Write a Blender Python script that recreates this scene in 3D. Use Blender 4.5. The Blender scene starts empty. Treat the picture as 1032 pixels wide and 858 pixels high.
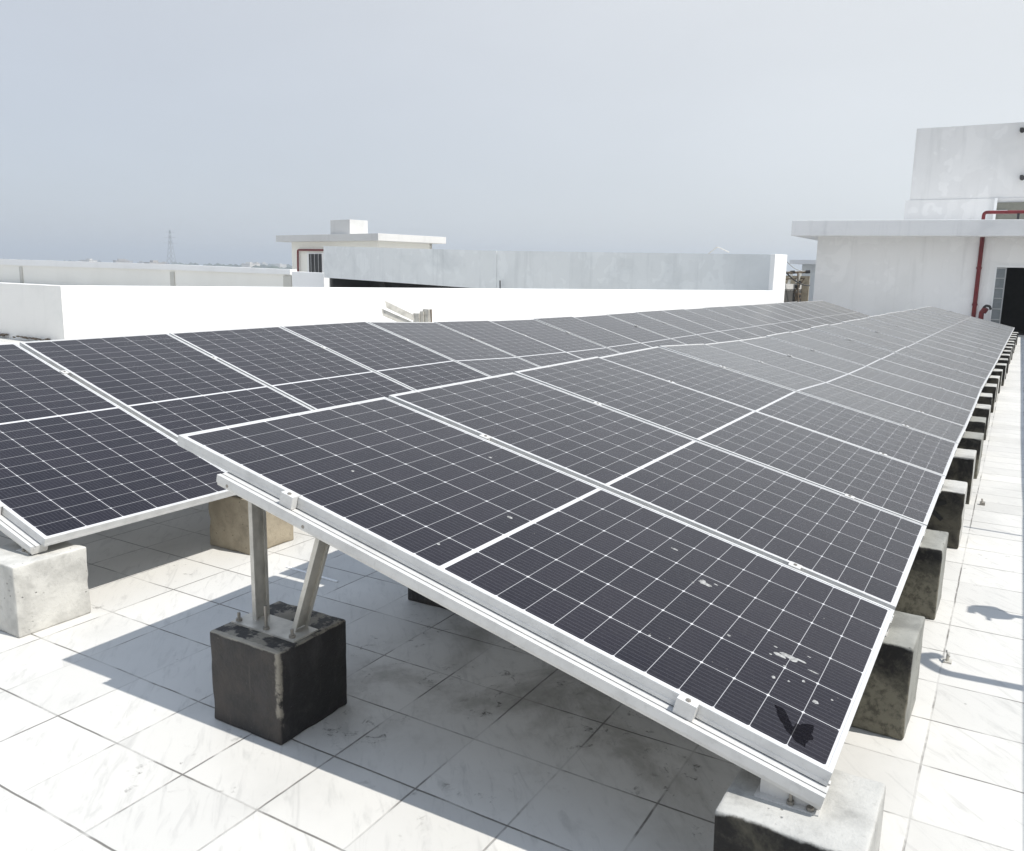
import bpy, bmesh, math, random
from mathutils import Vector, Matrix, noise

scene = bpy.context.scene
col = scene.collection
rnd = random.Random(7)

# ------------------------------------------------------------------ camera
cam_data = bpy.data.cameras.new("camera")
cam = bpy.data.objects.new("camera", cam_data)
col.objects.link(cam)
scene.camera = cam
YAW, PITCH, ROLL = 0.532775, -0.182547, 0.018416
fwd = Vector((math.cos(YAW) * math.cos(PITCH), math.sin(YAW) * math.cos(PITCH), math.sin(PITCH)))
rgt = Vector((math.sin(YAW), -math.cos(YAW), 0))
upv = rgt.cross(fwd)
r2 = rgt * math.cos(ROLL) + upv * math.sin(ROLL)
u2 = -rgt * math.sin(ROLL) + upv * math.cos(ROLL)
cam.matrix_world = Matrix(((r2.x, u2.x, -fwd.x, -1.7451), (r2.y, u2.y, -fwd.y, -0.2296),
                           (r2.z, u2.z, -fwd.z, 1.0314), (0, 0, 0, 1)))
cam_data.sensor_width = 36
cam_data.lens = 36 * 851.46 / 1032
cam_data.clip_start = 0.02
cam_data.clip_end = 30000

# ------------------------------------------------------------------ light
SUN = Vector((0.0902, -0.5517, 0.8291)).normalized()
ELEV = math.asin(SUN.z)
world = bpy.data.worlds.new("World")
scene.world = world
world.use_nodes = True
wn = world.node_tree
wn.nodes.clear()
sky = wn.nodes.new("ShaderNodeTexSky")
sky.sky_type = 'NISHITA'
sky.sun_disc = False
sky.sun_elevation = ELEV
sky.sun_rotation = math.atan2(SUN.x, SUN.y)
sky.altitude = 0
sky.air_density = 1.0
sky.dust_density = 1.0
sky.ozone_density = 1.5
# milky haze over the blue, brighter towards the sun
tc = wn.nodes.new("ShaderNodeTexCoord")
dt = wn.nodes.new("ShaderNodeVectorMath")
dt.operation = 'DOT_PRODUCT'
dt.inputs[1].default_value = SUN
wn.links.new(tc.outputs['Generated'], dt.inputs[0])
mr = wn.nodes.new("ShaderNodeMapRange")
mr.inputs[1].default_value = -1
mr.inputs[2].default_value = 1
wn.links.new(dt.outputs['Value'], mr.inputs[0])
veil = wn.nodes.new("ShaderNodeMix")
veil.data_type = 'RGBA'
veil.inputs[6].default_value = (2.8, 3.4, 4.7, 1)
veil.inputs[7].default_value = (11.2, 11.0, 10.2, 1)
wn.links.new(mr.outputs[0], veil.inputs[0])
sz = wn.nodes.new("ShaderNodeSeparateXYZ")
wn.links.new(tc.outputs['Generated'], sz.inputs[0])
zr_ = wn.nodes.new("ShaderNodeMapRange")
zr_.interpolation_type = 'SMOOTHSTEP'
zr_.inputs[1].default_value = .33
zr_.inputs[2].default_value = 1.0
wn.links.new(sz.outputs[2], zr_.inputs[0])
vz = wn.nodes.new("ShaderNodeMix")
vz.data_type = 'RGBA'
vz.inputs[7].default_value = (4.6, 6.2, 9.0, 1)
wn.links.new(zr_.outputs[0], vz.inputs[0])
wn.links.new(veil.outputs[2], vz.inputs[6])
mx = wn.nodes.new("ShaderNodeMix")
mx.data_type = 'RGBA'
mx.inputs[0].default_value = 0.8
wn.links.new(sky.outputs[0], mx.inputs[6])
hz = wn.nodes.new("ShaderNodeTexNoise")          # faint unevenness of the haze
hz.inputs['Scale'].default_value = 2.2
hz.inputs['Detail'].default_value = 3
hzm = wn.nodes.new("ShaderNodeMapping")
hzm.inputs['Scale'].default_value = (1, 1, 3)
wn.links.new(tc.outputs['Generated'], hzm.inputs[0])
wn.links.new(hzm.outputs[0], hz.inputs['Vector'])
hr = wn.nodes.new("ShaderNodeMapRange")
hr.inputs[1].default_value = .3
hr.inputs[2].default_value = .7
hr.inputs[3].default_value = .965
hr.inputs[4].default_value = 1.035
wn.links.new(hz.outputs[0], hr.inputs[0])
vs = wn.nodes.new("ShaderNodeVectorMath")
vs.operation = 'SCALE'
wn.links.new(vz.outputs[2], vs.inputs[0])
wn.links.new(hr.outputs[0], vs.inputs['Scale'])
wn.links.new(vs.outputs[0], mx.inputs[7])
bg = wn.nodes.new("ShaderNodeBackground")
bg.inputs[1].default_value = 0.10
wo = wn.nodes.new("ShaderNodeOutputWorld")
wn.links.new(mx.outputs[2], bg.inputs[0])
wn.links.new(bg.outputs[0], wo.inputs[0])

sun_data = bpy.data.lights.new("sun", 'SUN')
sun_data.energy = 4.6
sun_data.angle = math.radians(0.5)
sun_data.color = (1.0, 0.965, 0.905)
sun = bpy.data.objects.new("sun", sun_data)
col.objects.link(sun)
sun.rotation_euler = SUN.to_track_quat('Z', 'Y').to_euler()

scene.view_settings.view_transform = 'Standard'
scene.view_settings.look = 'None'
scene.view_settings.gamma = 1
scene.view_settings.exposure = 0.2

# ------------------------------------------------------------------ helpers
def tag(o, label=None, cat=None, group=None, kind=None):
    if label: o["label"] = label
    if cat: o["category"] = cat
    if group: o["group"] = group
    if kind: o["kind"] = kind
    return o

def empty(name, loc=(0, 0, 0)):
    o = bpy.data.objects.new(name, None)
    o.empty_display_size = 0.1
    o.location = loc
    col.objects.link(o)
    return o

def obj(name, bm, mats, parent=None, smooth=False):
    bmesh.ops.recalc_face_normals(bm, faces=bm.faces[:])
    me = bpy.data.meshes.new(name)
    bm.to_mesh(me)
    bm.free()
    for m in (mats if isinstance(mats, (list, tuple)) else [mats]):
        me.materials.append(m)
    if smooth:
        me.shade_smooth()
    o = bpy.data.objects.new(name, me)
    col.objects.link(o)
    if parent is not None:
        o.parent = parent
    return o

def copy_tree(o, parent=None):
    c = o.copy()
    col.objects.link(c)
    c.parent = parent
    for ch in list(o.children):
        copy_tree(ch, c)
    return c

def BM():
    return bmesh.new()

def hexa(bm, pts, mi=0):
    """eight points: bottom ring of four then top ring of four"""
    v = [bm.verts.new(p) for p in pts]
    for f in ((3, 2, 1, 0), (4, 5, 6, 7), (0, 1, 5, 4), (1, 2, 6, 5), (2, 3, 7, 6), (3, 0, 4, 7)):
        fc = bm.faces.new([v[i] for i in f])
        fc.material_index = mi

def box(bm, x0, x1, y0, y1, z0, z1, mi=0):
    hexa(bm, [(x0, y0, z0), (x1, y0, z0), (x1, y1, z0), (x0, y1, z0),
              (x0, y0, z1), (x1, y0, z1), (x1, y1, z1), (x0, y1, z1)], mi)

def bevel_all(bm, w, seg=2):
    bmesh.ops.bevel(bm, geom=bm.edges[:], offset=w, segments=seg, profile=0.6, affect='EDGES', clamp_overlap=True)

def tube(bm, pts, r, n=10, cap=True):
    pts = [Vector(p) for p in pts]
    rings = []
    prev = None
    for i, p in enumerate(pts):
        a = pts[max(i - 1, 0)]
        b = pts[min(i + 1, len(pts) - 1)]
        d = (b - a).normalized()
        if prev is None:
            ref = Vector((0, 0, 1)) if abs(d.z) < 0.9 else Vector((1, 0, 0))
            s = d.cross(ref).normalized()
        else:
            s = (prev - d * prev.dot(d)).normalized()
        prev = s
        t = d.cross(s)
        rr = r[i] if isinstance(r, (list, tuple)) else r
        rings.append([bm.verts.new(p + (s * math.cos(2 * math.pi * k / n) + t * math.sin(2 * math.pi * k / n)) * rr)
                      for k in range(n)])
    for i in range(len(rings) - 1):
        for k in range(n):
            bm.faces.new([rings[i][k], rings[i][(k + 1) % n], rings[i + 1][(k + 1) % n], rings[i + 1][k]])
    if cap:
        bm.faces.new(rings[0][::-1])
        bm.faces.new(rings[-1])

def bend(pts, r=0.1, n=5):
    """round the corners of a polyline"""
    pts = [Vector(p) for p in pts]
    out = [pts[0]]
    for i in range(1, len(pts) - 1):
        a, b, c = pts[i - 1], pts[i], pts[i + 1]
        p0 = b + (a - b).normalized() * r
        p1 = b + (c - b).normalized() * r
        for k in range(n + 1):
            t = k / n
            out.append(p0 * (1 - t) ** 2 + b * 2 * t * (1 - t) + p1 * t ** 2)
    out.append(pts[-1])
    return out

def extrude_profile(bm, prof, a, b, ex, ez, mi=0):
    """prof: list of (u,v) closed polygon in axes ex, ez, swept from a to b"""
    a, b, ex, ez = Vector(a), Vector(b), Vector(ex), Vector(ez)
    r0 = [bm.verts.new(a + ex * u + ez * v) for u, v in prof]
    r1 = [bm.verts.new(b + ex * u + ez * v) for u, v in prof]
    n = len(prof)
    for k in range(n):
        f = bm.faces.new([r0[k], r0[(k + 1) % n], r1[(k + 1) % n], r1[k]])
        f.material_index = mi
    bm.faces.new(r0[::-1]).material_index = mi
    bm.faces.new(r1).material_index = mi

def wall_plan(bm, a, b, th, z0a, z1a, z0b, z1b, side=1):
    """vertical wall from plan point a to b, thickness th to the left (side=1) of a->b, end heights given"""
    a, b = Vector((a[0], a[1], 0)), Vector((b[0], b[1], 0))
    d = (b - a).normalized()
    n = Vector((-d.y, d.x, 0)) * th * side
    P = lambda v, z: (v.x, v.y, z)
    hexa(bm, [P(a, z0a), P(b, z0b), P(b + n, z0b), P(a + n, z0a), P(a, z1a), P(b, z1b), P(b + n, z1b), P(a + n, z1a)])

# ------------------------------------------------------------------ node helpers
class NT:
    def __init__(self, name):
        self.m = bpy.data.materials.new(name)
        self.m.use_nodes = True
        self.t = self.m.node_tree
        self.t.nodes.clear()
        self.out = self.t.nodes.new("ShaderNodeOutputMaterial")
        self.b = self.t.nodes.new("ShaderNodeBsdfPrincipled")
        self.t.links.new(self.b.outputs[0], self.out.inputs[0])
    def put(self, sock, v):
        if isinstance(v, bpy.types.NodeSocket):
            self.t.links.new(v, sock)
        else:
            if sock.type == 'RGBA' and not isinstance(v, (int, float)) and len(v) == 3:
                v = (*v, 1)
            sock.default_value = v
    def math(self, op, a, b=0.0, c=0.0, clamp=False):
        n = self.t.nodes.new("ShaderNodeMath")
        n.operation = op
        n.use_clamp = clamp
        for s, v in zip(n.inputs, (a, b, c)):
            self.put(s, v)
        return n.outputs[0]
    def mix(self, f, a, b, mode='MIX'):
        n = self.t.nodes.new("ShaderNodeMix")
        n.data_type = 'RGBA'
        n.blend_type = mode
        self.put(n.inputs[0], f)
        self.put(n.inputs[6], a)
        self.put(n.inputs[7], b)
        return n.outputs[2]
    def coords(self, kind='Object'):
        return self.t.nodes.new("ShaderNodeTexCoord").outputs[kind]
    def pos(self):
        return self.t.nodes.new("ShaderNodeNewGeometry").outputs['Position']
    def sep(self, v):
        n = self.t.nodes.new("ShaderNodeSeparateXYZ")
        self.put(n.inputs[0], v)
        return n.outputs
    def comb(self, x, y, z):
        n = self.t.nodes.new("ShaderNodeCombineXYZ")
        for s, v in zip(n.inputs, (x, y, z)):
            self.put(s, v)
        return n.outputs[0]
    def noise(self, v, scale, detail=4, rough=0.55, dist=0.0, out=0):
        n = self.t.nodes.new("ShaderNodeTexNoise")
        self.put(n.inputs['Vector'], v)
        n.inputs['Scale'].default_value = scale
        n.inputs['Detail'].default_value = detail
        n.inputs['Roughness'].default_value = rough
        n.inputs['Distortion'].default_value = dist
        return n.outputs[out]
    def vor(self, v, scale, out='Distance', rand=1.0):
        n = self.t.nodes.new("ShaderNodeTexVoronoi")
        self.put(n.inputs['Vector'], v)
        n.inputs['Scale'].default_value = scale
        n.inputs['Randomness'].default_value = rand
        return n.outputs[out]
    def scale(self, v, s):
        n = self.t.nodes.new("ShaderNodeMapping")
        self.put(n.inputs[0], v)
        n.inputs['Scale'].default_value = s
        return n.outputs[0]
    def rot(self, v, r, s=(1, 1, 1)):
        n = self.t.nodes.new("ShaderNodeMapping")
        self.put(n.inputs[0], v)
        n.inputs['Rotation'].default_value = r
        n2 = self.t.nodes.new("ShaderNodeMapping")
        self.t.links.new(n.outputs[0], n2.inputs[0])
        n2.inputs['Scale'].default_value = s
        return n2.outputs[0]
    def ramp(self, v, a, b, lo=0.0, hi=1.0):
        n = self.t.nodes.new("ShaderNodeMapRange")
        n.interpolation_type = 'SMOOTHSTEP'
        self.put(n.inputs[0], v)
        n.inputs[1].default_value = a
        n.inputs[2].default_value = b
        n.inputs[3].default_value = lo
        n.inputs[4].default_value = hi
        return n.outputs[0]
    def bump(self, h, strength=0.3, dist=0.01):
        n = self.t.nodes.new("ShaderNodeBump")
        n.inputs['Strength'].default_value = strength
        n.inputs['Distance'].default_value = dist
        self.put(n.inputs['Height'], h)
        self.t.links.new(n.outputs[0], self.b.inputs['Normal'])
    def objrand(self):
        return self.t.nodes.new("ShaderNodeObjectInfo").outputs['Random']
    def set(self, **k):
        for n, v in k.items():
            self.put(self.b.inputs[n.replace('_', ' ')], v)
        return self.m

# ------------------------------------------------------------------ materials
def mat_metal(name, base, rough=0.4, metallic=0.3, var=0.12):
    n = NT(name)
    c = n.coords()
    nz = n.noise(c, 14, 5)
    d = n.ramp(n.noise(c, 60, 3), 0.55, 0.75)
    dark = tuple(x * (1 - var * 1.6) for x in base)
    colr = n.mix(n.math('MULTIPLY', n.ramp(nz, 0.4, 0.75), 0.7), base, dark)
    colr = n.mix(n.math('MULTIPLY', d, 0.25), colr, tuple(x * .6 for x in base))
    return n.set(Base_Color=colr, Roughness=n.math('ADD', n.math('MULTIPLY', nz, .2), rough - .1), Metallic=metallic)

def mat_plain(name, base, rough=0.6, metallic=0.0, var=0.15, scale=8, bump=0.0):
    n = NT(name)
    c = n.coords()
    nz = n.noise(c, scale, 5)
    colr = n.mix(n.ramp(nz, .35, .7), base, tuple(x * (1 - var) for x in base))
    if bump:
        n.bump(n.noise(c, scale * 6, 5), bump, 0.01)
    return n.set(Base_Color=colr, Roughness=rough, Metallic=metallic)

def mat_paint_wall(name, base, dirt=(0.42, 0.43, 0.42), amount=0.35, scale=0.5, streak=0.3, patch=0.0):
    """painted render: roller patches, rain streaks from the top, fine grain"""
    n = NT(name)
    c = n.pos()
    big = n.ramp(n.noise(c, scale, 6, .6, .4), .45, .75)
    st = n.ramp(n.noise(n.scale(c, (2.2, 2.2, .18)), 1.6, 5, .65), .52, .78)
    fine = n.noise(c, 22, 4)
    colr = n.mix(n.math('MULTIPLY', big, amount), base, dirt)
    colr = n.mix(n.math('MULTIPLY', st, streak), colr, tuple(x * .75 for x in dirt))
    if patch:
        cell = n.vor(n.scale(n.noise(c, .7, 3, out=1), (2.5, 2.5, 2.5)), 2.0, 'Color')
        colr = n.mix(n.math('MULTIPLY', n.ramp(n.sep(cell)[0], .3, .8), patch), colr, tuple(x * .8 for x in base))
    colr = n.mix(n.math('MULTIPLY', n.ramp(fine, .5, .8), .12), colr, tuple(x * .8 for x in base))
    n.bump(n.noise(c, 9, 6), .25, .01)
    return n.set(Base_Color=colr, Roughness=.85)

def mat_concrete(name, base, dark, mode='plain'):
    n = NT(name)
    c = n.coords()
    r = n.objrand()
    off = n.t.nodes.new("ShaderNodeVectorMath")
    off.operation = 'ADD'
    n.put(off.inputs[0], c)
    n.put(off.inputs[1], n.comb(n.math('MULTIPLY', r, 31), n.math('MULTIPLY', r, 17), n.math('MULTIPLY', r, 5)))
    v = off.outputs[0]
    a = n.noise(v, 7, 7, .62, .3)
    b = n.noise(v, 30, 5, .7)
    colr = n.mix(n.ramp(a, .38, .68), base, tuple(x * .72 for x in base))
    colr = n.mix(n.math('MULTIPLY', n.ramp(b, .52, .75), .5), colr, tuple(x * .5 for x in base))
    pits = n.ramp(n.vor(v, 34), .06, .16, 1, 0)
    pm = n.math('MULTIPLY', pits, n.ramp(n.noise(v, 9, 2), .5, .62))
    colr = n.mix(n.math('MULTIPLY', pm, .75), colr, tuple(x * .25 for x in base))
    s = n.sep(c)
    rough = .9
    if mode == 'black':          # bitumen paint all over, rubbed through along the near top edge
        jag = n.math('MULTIPLY', n.math('SUBTRACT', n.noise(v, 22, 6, .75), .5), .035)
        topw = n.math('MULTIPLY', n.ramp(n.math('SUBTRACT', jag, s[0]), .128, .134), n.ramp(s[2], .1445, .1475))
        rim = n.math('MULTIPLY', n.ramp(n.math('ADD', s[2], n.math('MULTIPLY', jag, .35)), .1425, .1460), n.ramp(n.noise(v, 15, 5, .7), .46, .56))
        edge = n.math('MULTIPLY', n.ramp(n.math('SUBTRACT', jag, n.math('ADD', s[0], s[1])), .282, .290),
                      n.ramp(n.math('ADD', n.noise(v, 12, 5, .7), n.math('MULTIPLY', s[2], 1.2)), .42, .52))
        k = n.math('MAXIMUM', n.math('MAXIMUM', topw, n.math('MULTIPLY', rim, .7)), n.math('MULTIPLY', edge, .75))
        sm = n.noise(n.scale(v, (1, 1, .6)), 13, 8, .78, .7)
        pc = n.mix(n.ramp(sm, .45, .72), dark, tuple(x * 3.2 for x in dark))
        near = n.math('MULTIPLY', n.ramp(s[0], -.149, -.140, 1, 0), n.ramp(n.noise(v, 7, 7, .75), .40, .66))
        pc = n.mix(n.math('MULTIPLY', near, .8), pc, (.044, .036, .030))
        scuff = n.math('MULTIPLY', n.ramp(n.noise(v, 75, 5, .8), .60, .70), n.ramp(n.noise(v, 8, 4, .6), .45, .62))
        pc = n.mix(n.math('MULTIPLY', scuff, .65), pc, (.15, .135, .115))
        runs = n.ramp(n.noise(n.scale(v, (40, 40, 3.5)), 1.0, 4, .6), .60, .72)
        pc = n.mix(n.math('MULTIPLY', runs, .45), pc, (.075, .066, .055))
        colr = n.mix(k, pc, colr)
        rough = n.math('ADD', n.math('MULTIPLY', sm, .4), .40)
    elif mode == 'stained':      # near face only: its shade put into the colour, along with dark stains
        w = n.math('ADD', s[0], n.math('MULTIPLY', n.math('SUBTRACT', b, .5), .012))
        nearf = n.math('MULTIPLY', n.ramp(w, -.146, -.139, 1, 0),
                       n.ramp(n.math('ADD', s[2], n.math('MULTIPLY', n.math('SUBTRACT', a, .5), .05)), .140, .148, 1, 0))
        topst = n.math('MULTIPLY', n.ramp(a, .55, .7), .4)
        colr = n.mix(topst, colr, tuple(x * .45 for x in base))
        worn = n.ramp(n.math('ADD', n.noise(v, 6, 6, .65, .5), n.math('MULTIPLY', s[2], .5)), .34, .6)
        pc = n.mix(worn, (.085, .078, .058), dark)
        if name.endswith('grey_concrete'):
            band = n.ramp(n.math('ADD', s[2], n.math('MULTIPLY', n.math('SUBTRACT', n.noise(v, 5, 7, .7, .4), .5), .30)), -.01, .09)
            pc = n.mix(band, n.mix(n.ramp(b, .42, .66), (.17, .158, .12), (.085, .08, .058)), n.mix(n.ramp(b, .45, .7), dark, (.05, .047, .038)))
            pc = n.mix(n.math('MULTIPLY', pm, .9), pc, (.012, .011, .01))
        pc = n.mix(n.math('MULTIPLY', n.ramp(b, .5, .7), .6), pc, (.06, .055, .045))
        colr = n.mix(nearf, colr, pc)
    hh = n.math('ADD', n.math('MULTIPLY', n.noise(v, 45, 6, .7), 1.0), n.math('MULTIPLY', pm, -1.2))
    n.bump(hh, .55, .006)
    return n.set(Base_Color=colr, Roughness=rough)

def mat_tiles():
    n = NT("roof_tiles")
    p = n.pos()
    x, y, z = n.sep(p)
    T = .3
    wob = n.math('MULTIPLY', n.math('SUBTRACT', n.noise(p, 6, 3), .5), .006)
    gx = n.math('DIVIDE', n.math('ADD', n.math('ADD', x, wob), 30.032), T)
    gy = n.math('DIVIDE', n.math('ADD', n.math('ADD', y, wob), 30.128), T)
    fx, fy = n.math('FRACT', gx), n.math('FRACT', gy)
    ix, iy = n.math('FLOOR', gx), n.math('FLOOR', gy)
    ex = n.math('MINIMUM', fx, n.math('SUBTRACT', 1, fx))
    ey = n.math('MINIMUM', fy, n.math('SUBTRACT', 1, fy))
    wn_ = n.t.nodes.new("ShaderNodeTexWhiteNoise")
    n.put(wn_.inputs[0], n.comb(ix, iy, 3.3))
    tr = wn_.outputs[0]
    tcol = n.sep(wn_.outputs[1])
    # grout: broken, some joints filled, some open and black
    gy_line = n.ramp(ey, .006, .014, 1, 0)
    gx_line = n.ramp(ex, .006, .014, 1, 0)
    brk = n.ramp(n.noise(p, 3.1, 5, .65), .36, .56)
    brk2 = n.ramp(n.noise(p, 2.3, 5, .7, .3), .42, .60)
    grout = n.math('MAXIMUM', n.math('MULTIPLY', gx_line, n.math('ADD', n.math('MULTIPLY', brk, .75), .25)),
                   n.math('MULTIPLY', gy_line, n.math('ADD', n.math('MULTIPLY', brk2, .8), .15)))
    # marble like diagonal streaks inside each tile
    sv = n.t.nodes.new("ShaderNodeVectorMath")
    sv.operation = 'ADD'
    n.put(sv.inputs[0], p)
    n.put(sv.inputs[1], n.comb(n.math('MULTIPLY', tcol[0], 9), n.math('MULTIPLY', tcol[1], 9), 0))
    st = n.noise(n.rot(sv.outputs[0], (0, 0, -.75), (3.2, 15, 1)), 1.7, 7, .68, .9)
    streak = n.ramp(st, .50, .72)
    cloud = n.noise(p, 1.3, 6, .6)
    base = n.mix(tr, (.60, .588, .555), (.535, .525, .497))
    base = n.mix(n.math('MULTIPLY', streak, .42), base, (.33, .325, .31))
    base = n.mix(n.math('MULTIPLY', n.ramp(cloud, .48, .7), .35), base, (.36, .355, .335))
    # grime spots and smears, plus painted shade below the near row
    sp = n.ramp(n.noise(p, 17, 6, .72, .5), .60, .70)
    spm = n.ramp(n.noise(p, 2.1, 4, .6), .52, .68)
    base = n.mix(n.math('MULTIPLY', n.math('MULTIPLY', sp, spm), .8), base, (.14, .13, .115))
    reg = n.math('MULTIPLY', n.math('MULTIPLY', n.ramp(x, -.1, .5), n.ramp(x, 2.2, 3.2, 1, 0)), n.math('MULTIPLY', n.ramp(y, .1, .4), n.ramp(y, 1.5, 2.0, 1, 0)))  # area under the near row: stains that also deepen its shade in the colour
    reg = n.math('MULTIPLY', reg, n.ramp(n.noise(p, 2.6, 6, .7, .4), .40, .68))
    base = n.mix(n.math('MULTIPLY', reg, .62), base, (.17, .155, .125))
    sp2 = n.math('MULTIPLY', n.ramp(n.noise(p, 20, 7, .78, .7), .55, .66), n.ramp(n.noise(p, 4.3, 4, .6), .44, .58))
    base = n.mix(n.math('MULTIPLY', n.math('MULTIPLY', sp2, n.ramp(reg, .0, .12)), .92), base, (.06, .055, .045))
    dots = n.math('MULTIPLY', n.ramp(n.vor(p, 9), .03, .06, 1, 0), n.ramp(n.noise(p, 5, 1), .55, .6))
    base = n.mix(n.math('MULTIPLY', dots, .6), base, (.12, .11, .10))
    base = n.mix(n.math('MULTIPLY', grout, .92), base, (.12, .112, .10))
    n.bump(n.math('SUBTRACT', n.math('MULTIPLY', n.noise(p, 12, 4), .15), grout), .5, .004)
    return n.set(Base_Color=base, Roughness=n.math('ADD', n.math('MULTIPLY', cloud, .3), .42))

PW, PL, PH = 1.035, 2.10, 0.035     # panel width, length, frame height

def mat_cells():
    n = NT("solar_cells")
    c = n.coords()
    x, y, z = n.sep(c)
    r = n.objrand()
    mx, my, mid = .0175, .0175, .015
    cw = (PW - 2 * mx) / 6
    ch = (PL - 2 * my - mid) / 24
    u = n.math('DIVIDE', n.math('SUBTRACT', x, mx), cw)
    yc = n.math('SUBTRACT', y, PL / 2)
    ya = n.math('ABSOLUTE', yc)
    v = n.math('DIVIDE', n.math('SUBTRACT', ya, mid / 2), ch)
    fu, fv = n.math('FRACT', u), n.math('FRACT', v)
    du = n.math('MULTIPLY', n.math('MINIMUM', fu, n.math('SUBTRACT', 1, fu)), cw)
    dv = n.math('MULTIPLY', n.math('MINIMUM', fv, n.math('SUBTRACT', 1, fv)), ch)
    gap = n.math('MAXIMUM', n.ramp(du, .0008, .0014, 1, 0), n.math('MULTIPLY', n.ramp(dv, .0004, .0011, 1, 0), .7))
    dia = n.ramp(n.math('ADD', du, dv), .0050, .0064, 1, 0)
    gap = n.math('MAXIMUM', gap, dia)
    outu = n.math('MAXIMUM', n.math('LESS_THAN', u, 0), n.math('GREATER_THAN', u, 6))
    outv = n.math('MAXIMUM', n.math('LESS_THAN', v, 0), n.math('GREATER_THAN', v, 12))
    white = n.math('MAXIMUM', gap, n.math('MAXIMUM', outu, outv), clamp=True)
    # busbars along the length
    fb = n.math('FRACT', n.math('MULTIPLY', fu, 10))
    db = n.math('MULTIPLY', n.math('ABSOLUTE', n.math('SUBTRACT', fb, .5)), cw / 10)
    bus = n.ramp(db, .0004, .0009, 1, 0)
    iu, iv = n.math('FLOOR', u), n.math('FLOOR', n.math('DIVIDE', n.math('SUBTRACT', y, my), ch))
    wn_ = n.t.nodes.new("ShaderNodeTexWhiteNoise")
    n.put(wn_.inputs[0], n.comb(iu, iv, n.math('MULTIPLY', r, 91)))
    cell = n.mix(wn_.outputs[0], (.0050, .0046, .0105), (.0095, .0082, .0150))
    cell = n.mix(n.math('MULTIPLY', bus, .26), cell, (.19, .19, .22))
    colr = n.mix(white, cell, (.54, .54, .55))
    # settled dust: thin film, patchy, washed down the slope
    off = n.t.nodes.new("ShaderNodeVectorMath")
    off.operation = 'ADD'
    n.put(off.inputs[0], c)
    n.put(off.inputs[1], n.comb(n.math('MULTIPLY', r, 57), n.math('MULTIPLY', r, 23), 0))
    dv_ = off.outputs[0]
    dust = n.math('ADD', n.math('MULTIPLY', n.ramp(n.noise(n.scale(dv_, (2.2, .7, 1)), 1.6, 6, .6), .3, .75), .010),
                  n.math('MULTIPLY', n.ramp(n.noise(dv_, 55, 4, .7), .45, .8), .012))
    dust = n.math('ADD', dust, n.math('ADD', .0, n.math('MULTIPLY', r, .006)))
    speck = n.math('MULTIPLY', n.ramp(n.vor(dv_, 26), .035, .07, 1, 0), n.ramp(n.noise(dv_, 5, 2), .55, .64))
    dust = n.math('MAXIMUM', dust, n.math('MULTIPLY', speck, .42))
    colr = n.mix(dust, colr, (.50, .47, .42))
    n.set(Base_Color=colr, Roughness=n.math('ADD', .26, n.math('MULTIPLY', dust, 1.2)))
    n.b.inputs['IOR'].default_value = 1.25
    n.b.inputs['Sheen Weight'].default_value = 1.0
    n.b.inputs['Sheen Roughness'].default_value = .25
    n.b.inputs['Sheen Tint'].default_value = (.95, .92, .86, 1)
    return n.m

M = {}
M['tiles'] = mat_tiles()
M['cells'] = mat_cells()
M['backsheet'] = mat_plain("backsheet", (.36, .36, .355), .5, var=.1)
M['frame'] = mat_metal("anodised_frame", (.61, .61, .60), .42, .25)
M['rail'] = mat_metal("mill_finish_rail", (.62, .615, .60), .38, .2)
M['zinc'] = mat_metal("zinc_post", (.56, .54, .49), .42, .35, .25)
M['bolt'] = mat_metal("bolt_steel", (.3, .28, .25), .45, .6)
M['conc_light'] = mat_concrete("pale_concrete", (.55, .54, .505), (.02, .02, .02))
M['conc_brown'] = mat_concrete("rough_brown_concrete", (.36, .31, .23), (.02, .02, .02))
M['conc_black'] = mat_concrete("black_painted_concrete", (.36, .33, .27), (.014, .013, .013), 'black')
M['conc_stain_shaded'] = mat_concrete("stained_shaded_concrete", (.45, .445, .42), (.012, .011, .010), 'stained')
M['conc_stain_shaded_grey'] = mat_concrete("stained_shaded_grey_concrete", (.27, .27, .245), (.014, .013, .012), 'stained')
M['white_wall'] = mat_paint_wall("white_paint", (.84, .84, .83), (.66, .66, .64), .25, .6, .10)
M['stub_wall'] = mat_paint_wall("grey_white_paint", (.80, .79, .76), (.60, .61, .58), .5, .9, .25)
M['cream_wall'] = mat_paint_wall("cream_paint", (.84, .83, .775), (.72, .71, .65), .25, .3, .12)
M['pier_grey'] = mat_paint_wall("grey_pier_paint", (.55, .54, .49), (.4, .4, .37), .4, .9, .2)
M['grey_wall'] = mat_paint_wall("patchy_blue_grey_render", (.74, .76, .755), (.54, .565, .57), .7, .7, .35, .28)
M['bld_wall'] = mat_paint_wall("off_white_paint", (.88, .875, .865), (.70, .70, .68), .4, .45, .3, .2)
M['slab'] = mat_paint_wall("slab_white", (.84, .84, .835), (.58, .59, .60), .4, .7, .3)
M["tower_wall"] = mat_paint_wall("tower_paint", (.76, .755, .74), (.58, .585, .575), .6, .4, .4, .35)
M["old_white"] = mat_paint_wall("weathered_white", (.58, .58, .57), (.46, .46, .45), .4, .6, .3)
M['dark_room'] = mat_plain("shade_dark_interior", (.06, .058, .055), .9)  # near-black colour stands in for the shade inside canopy and rooms
M['dark_metal'] = mat_plain("dark_metal", (.035, .035, .038), .5, .3)
M['grille'] = mat_plain("grille_grey", (.42, .43, .43), .5, .3)
M['mesh_grey'] = mat_plain("wire_glass", (.20, .22, .23), .4)
M['red'] = mat_plain("red_pipe_paint", (.17, .010, .014), .45, var=.35, scale=5)
M['rust'] = mat_plain("rusty_steel", (.17, .13, .09), .8, var=.5, scale=20)
M['pale_pipe'] = mat_plain("pale_pipe", (.72, .70, .64), .5)
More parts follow.
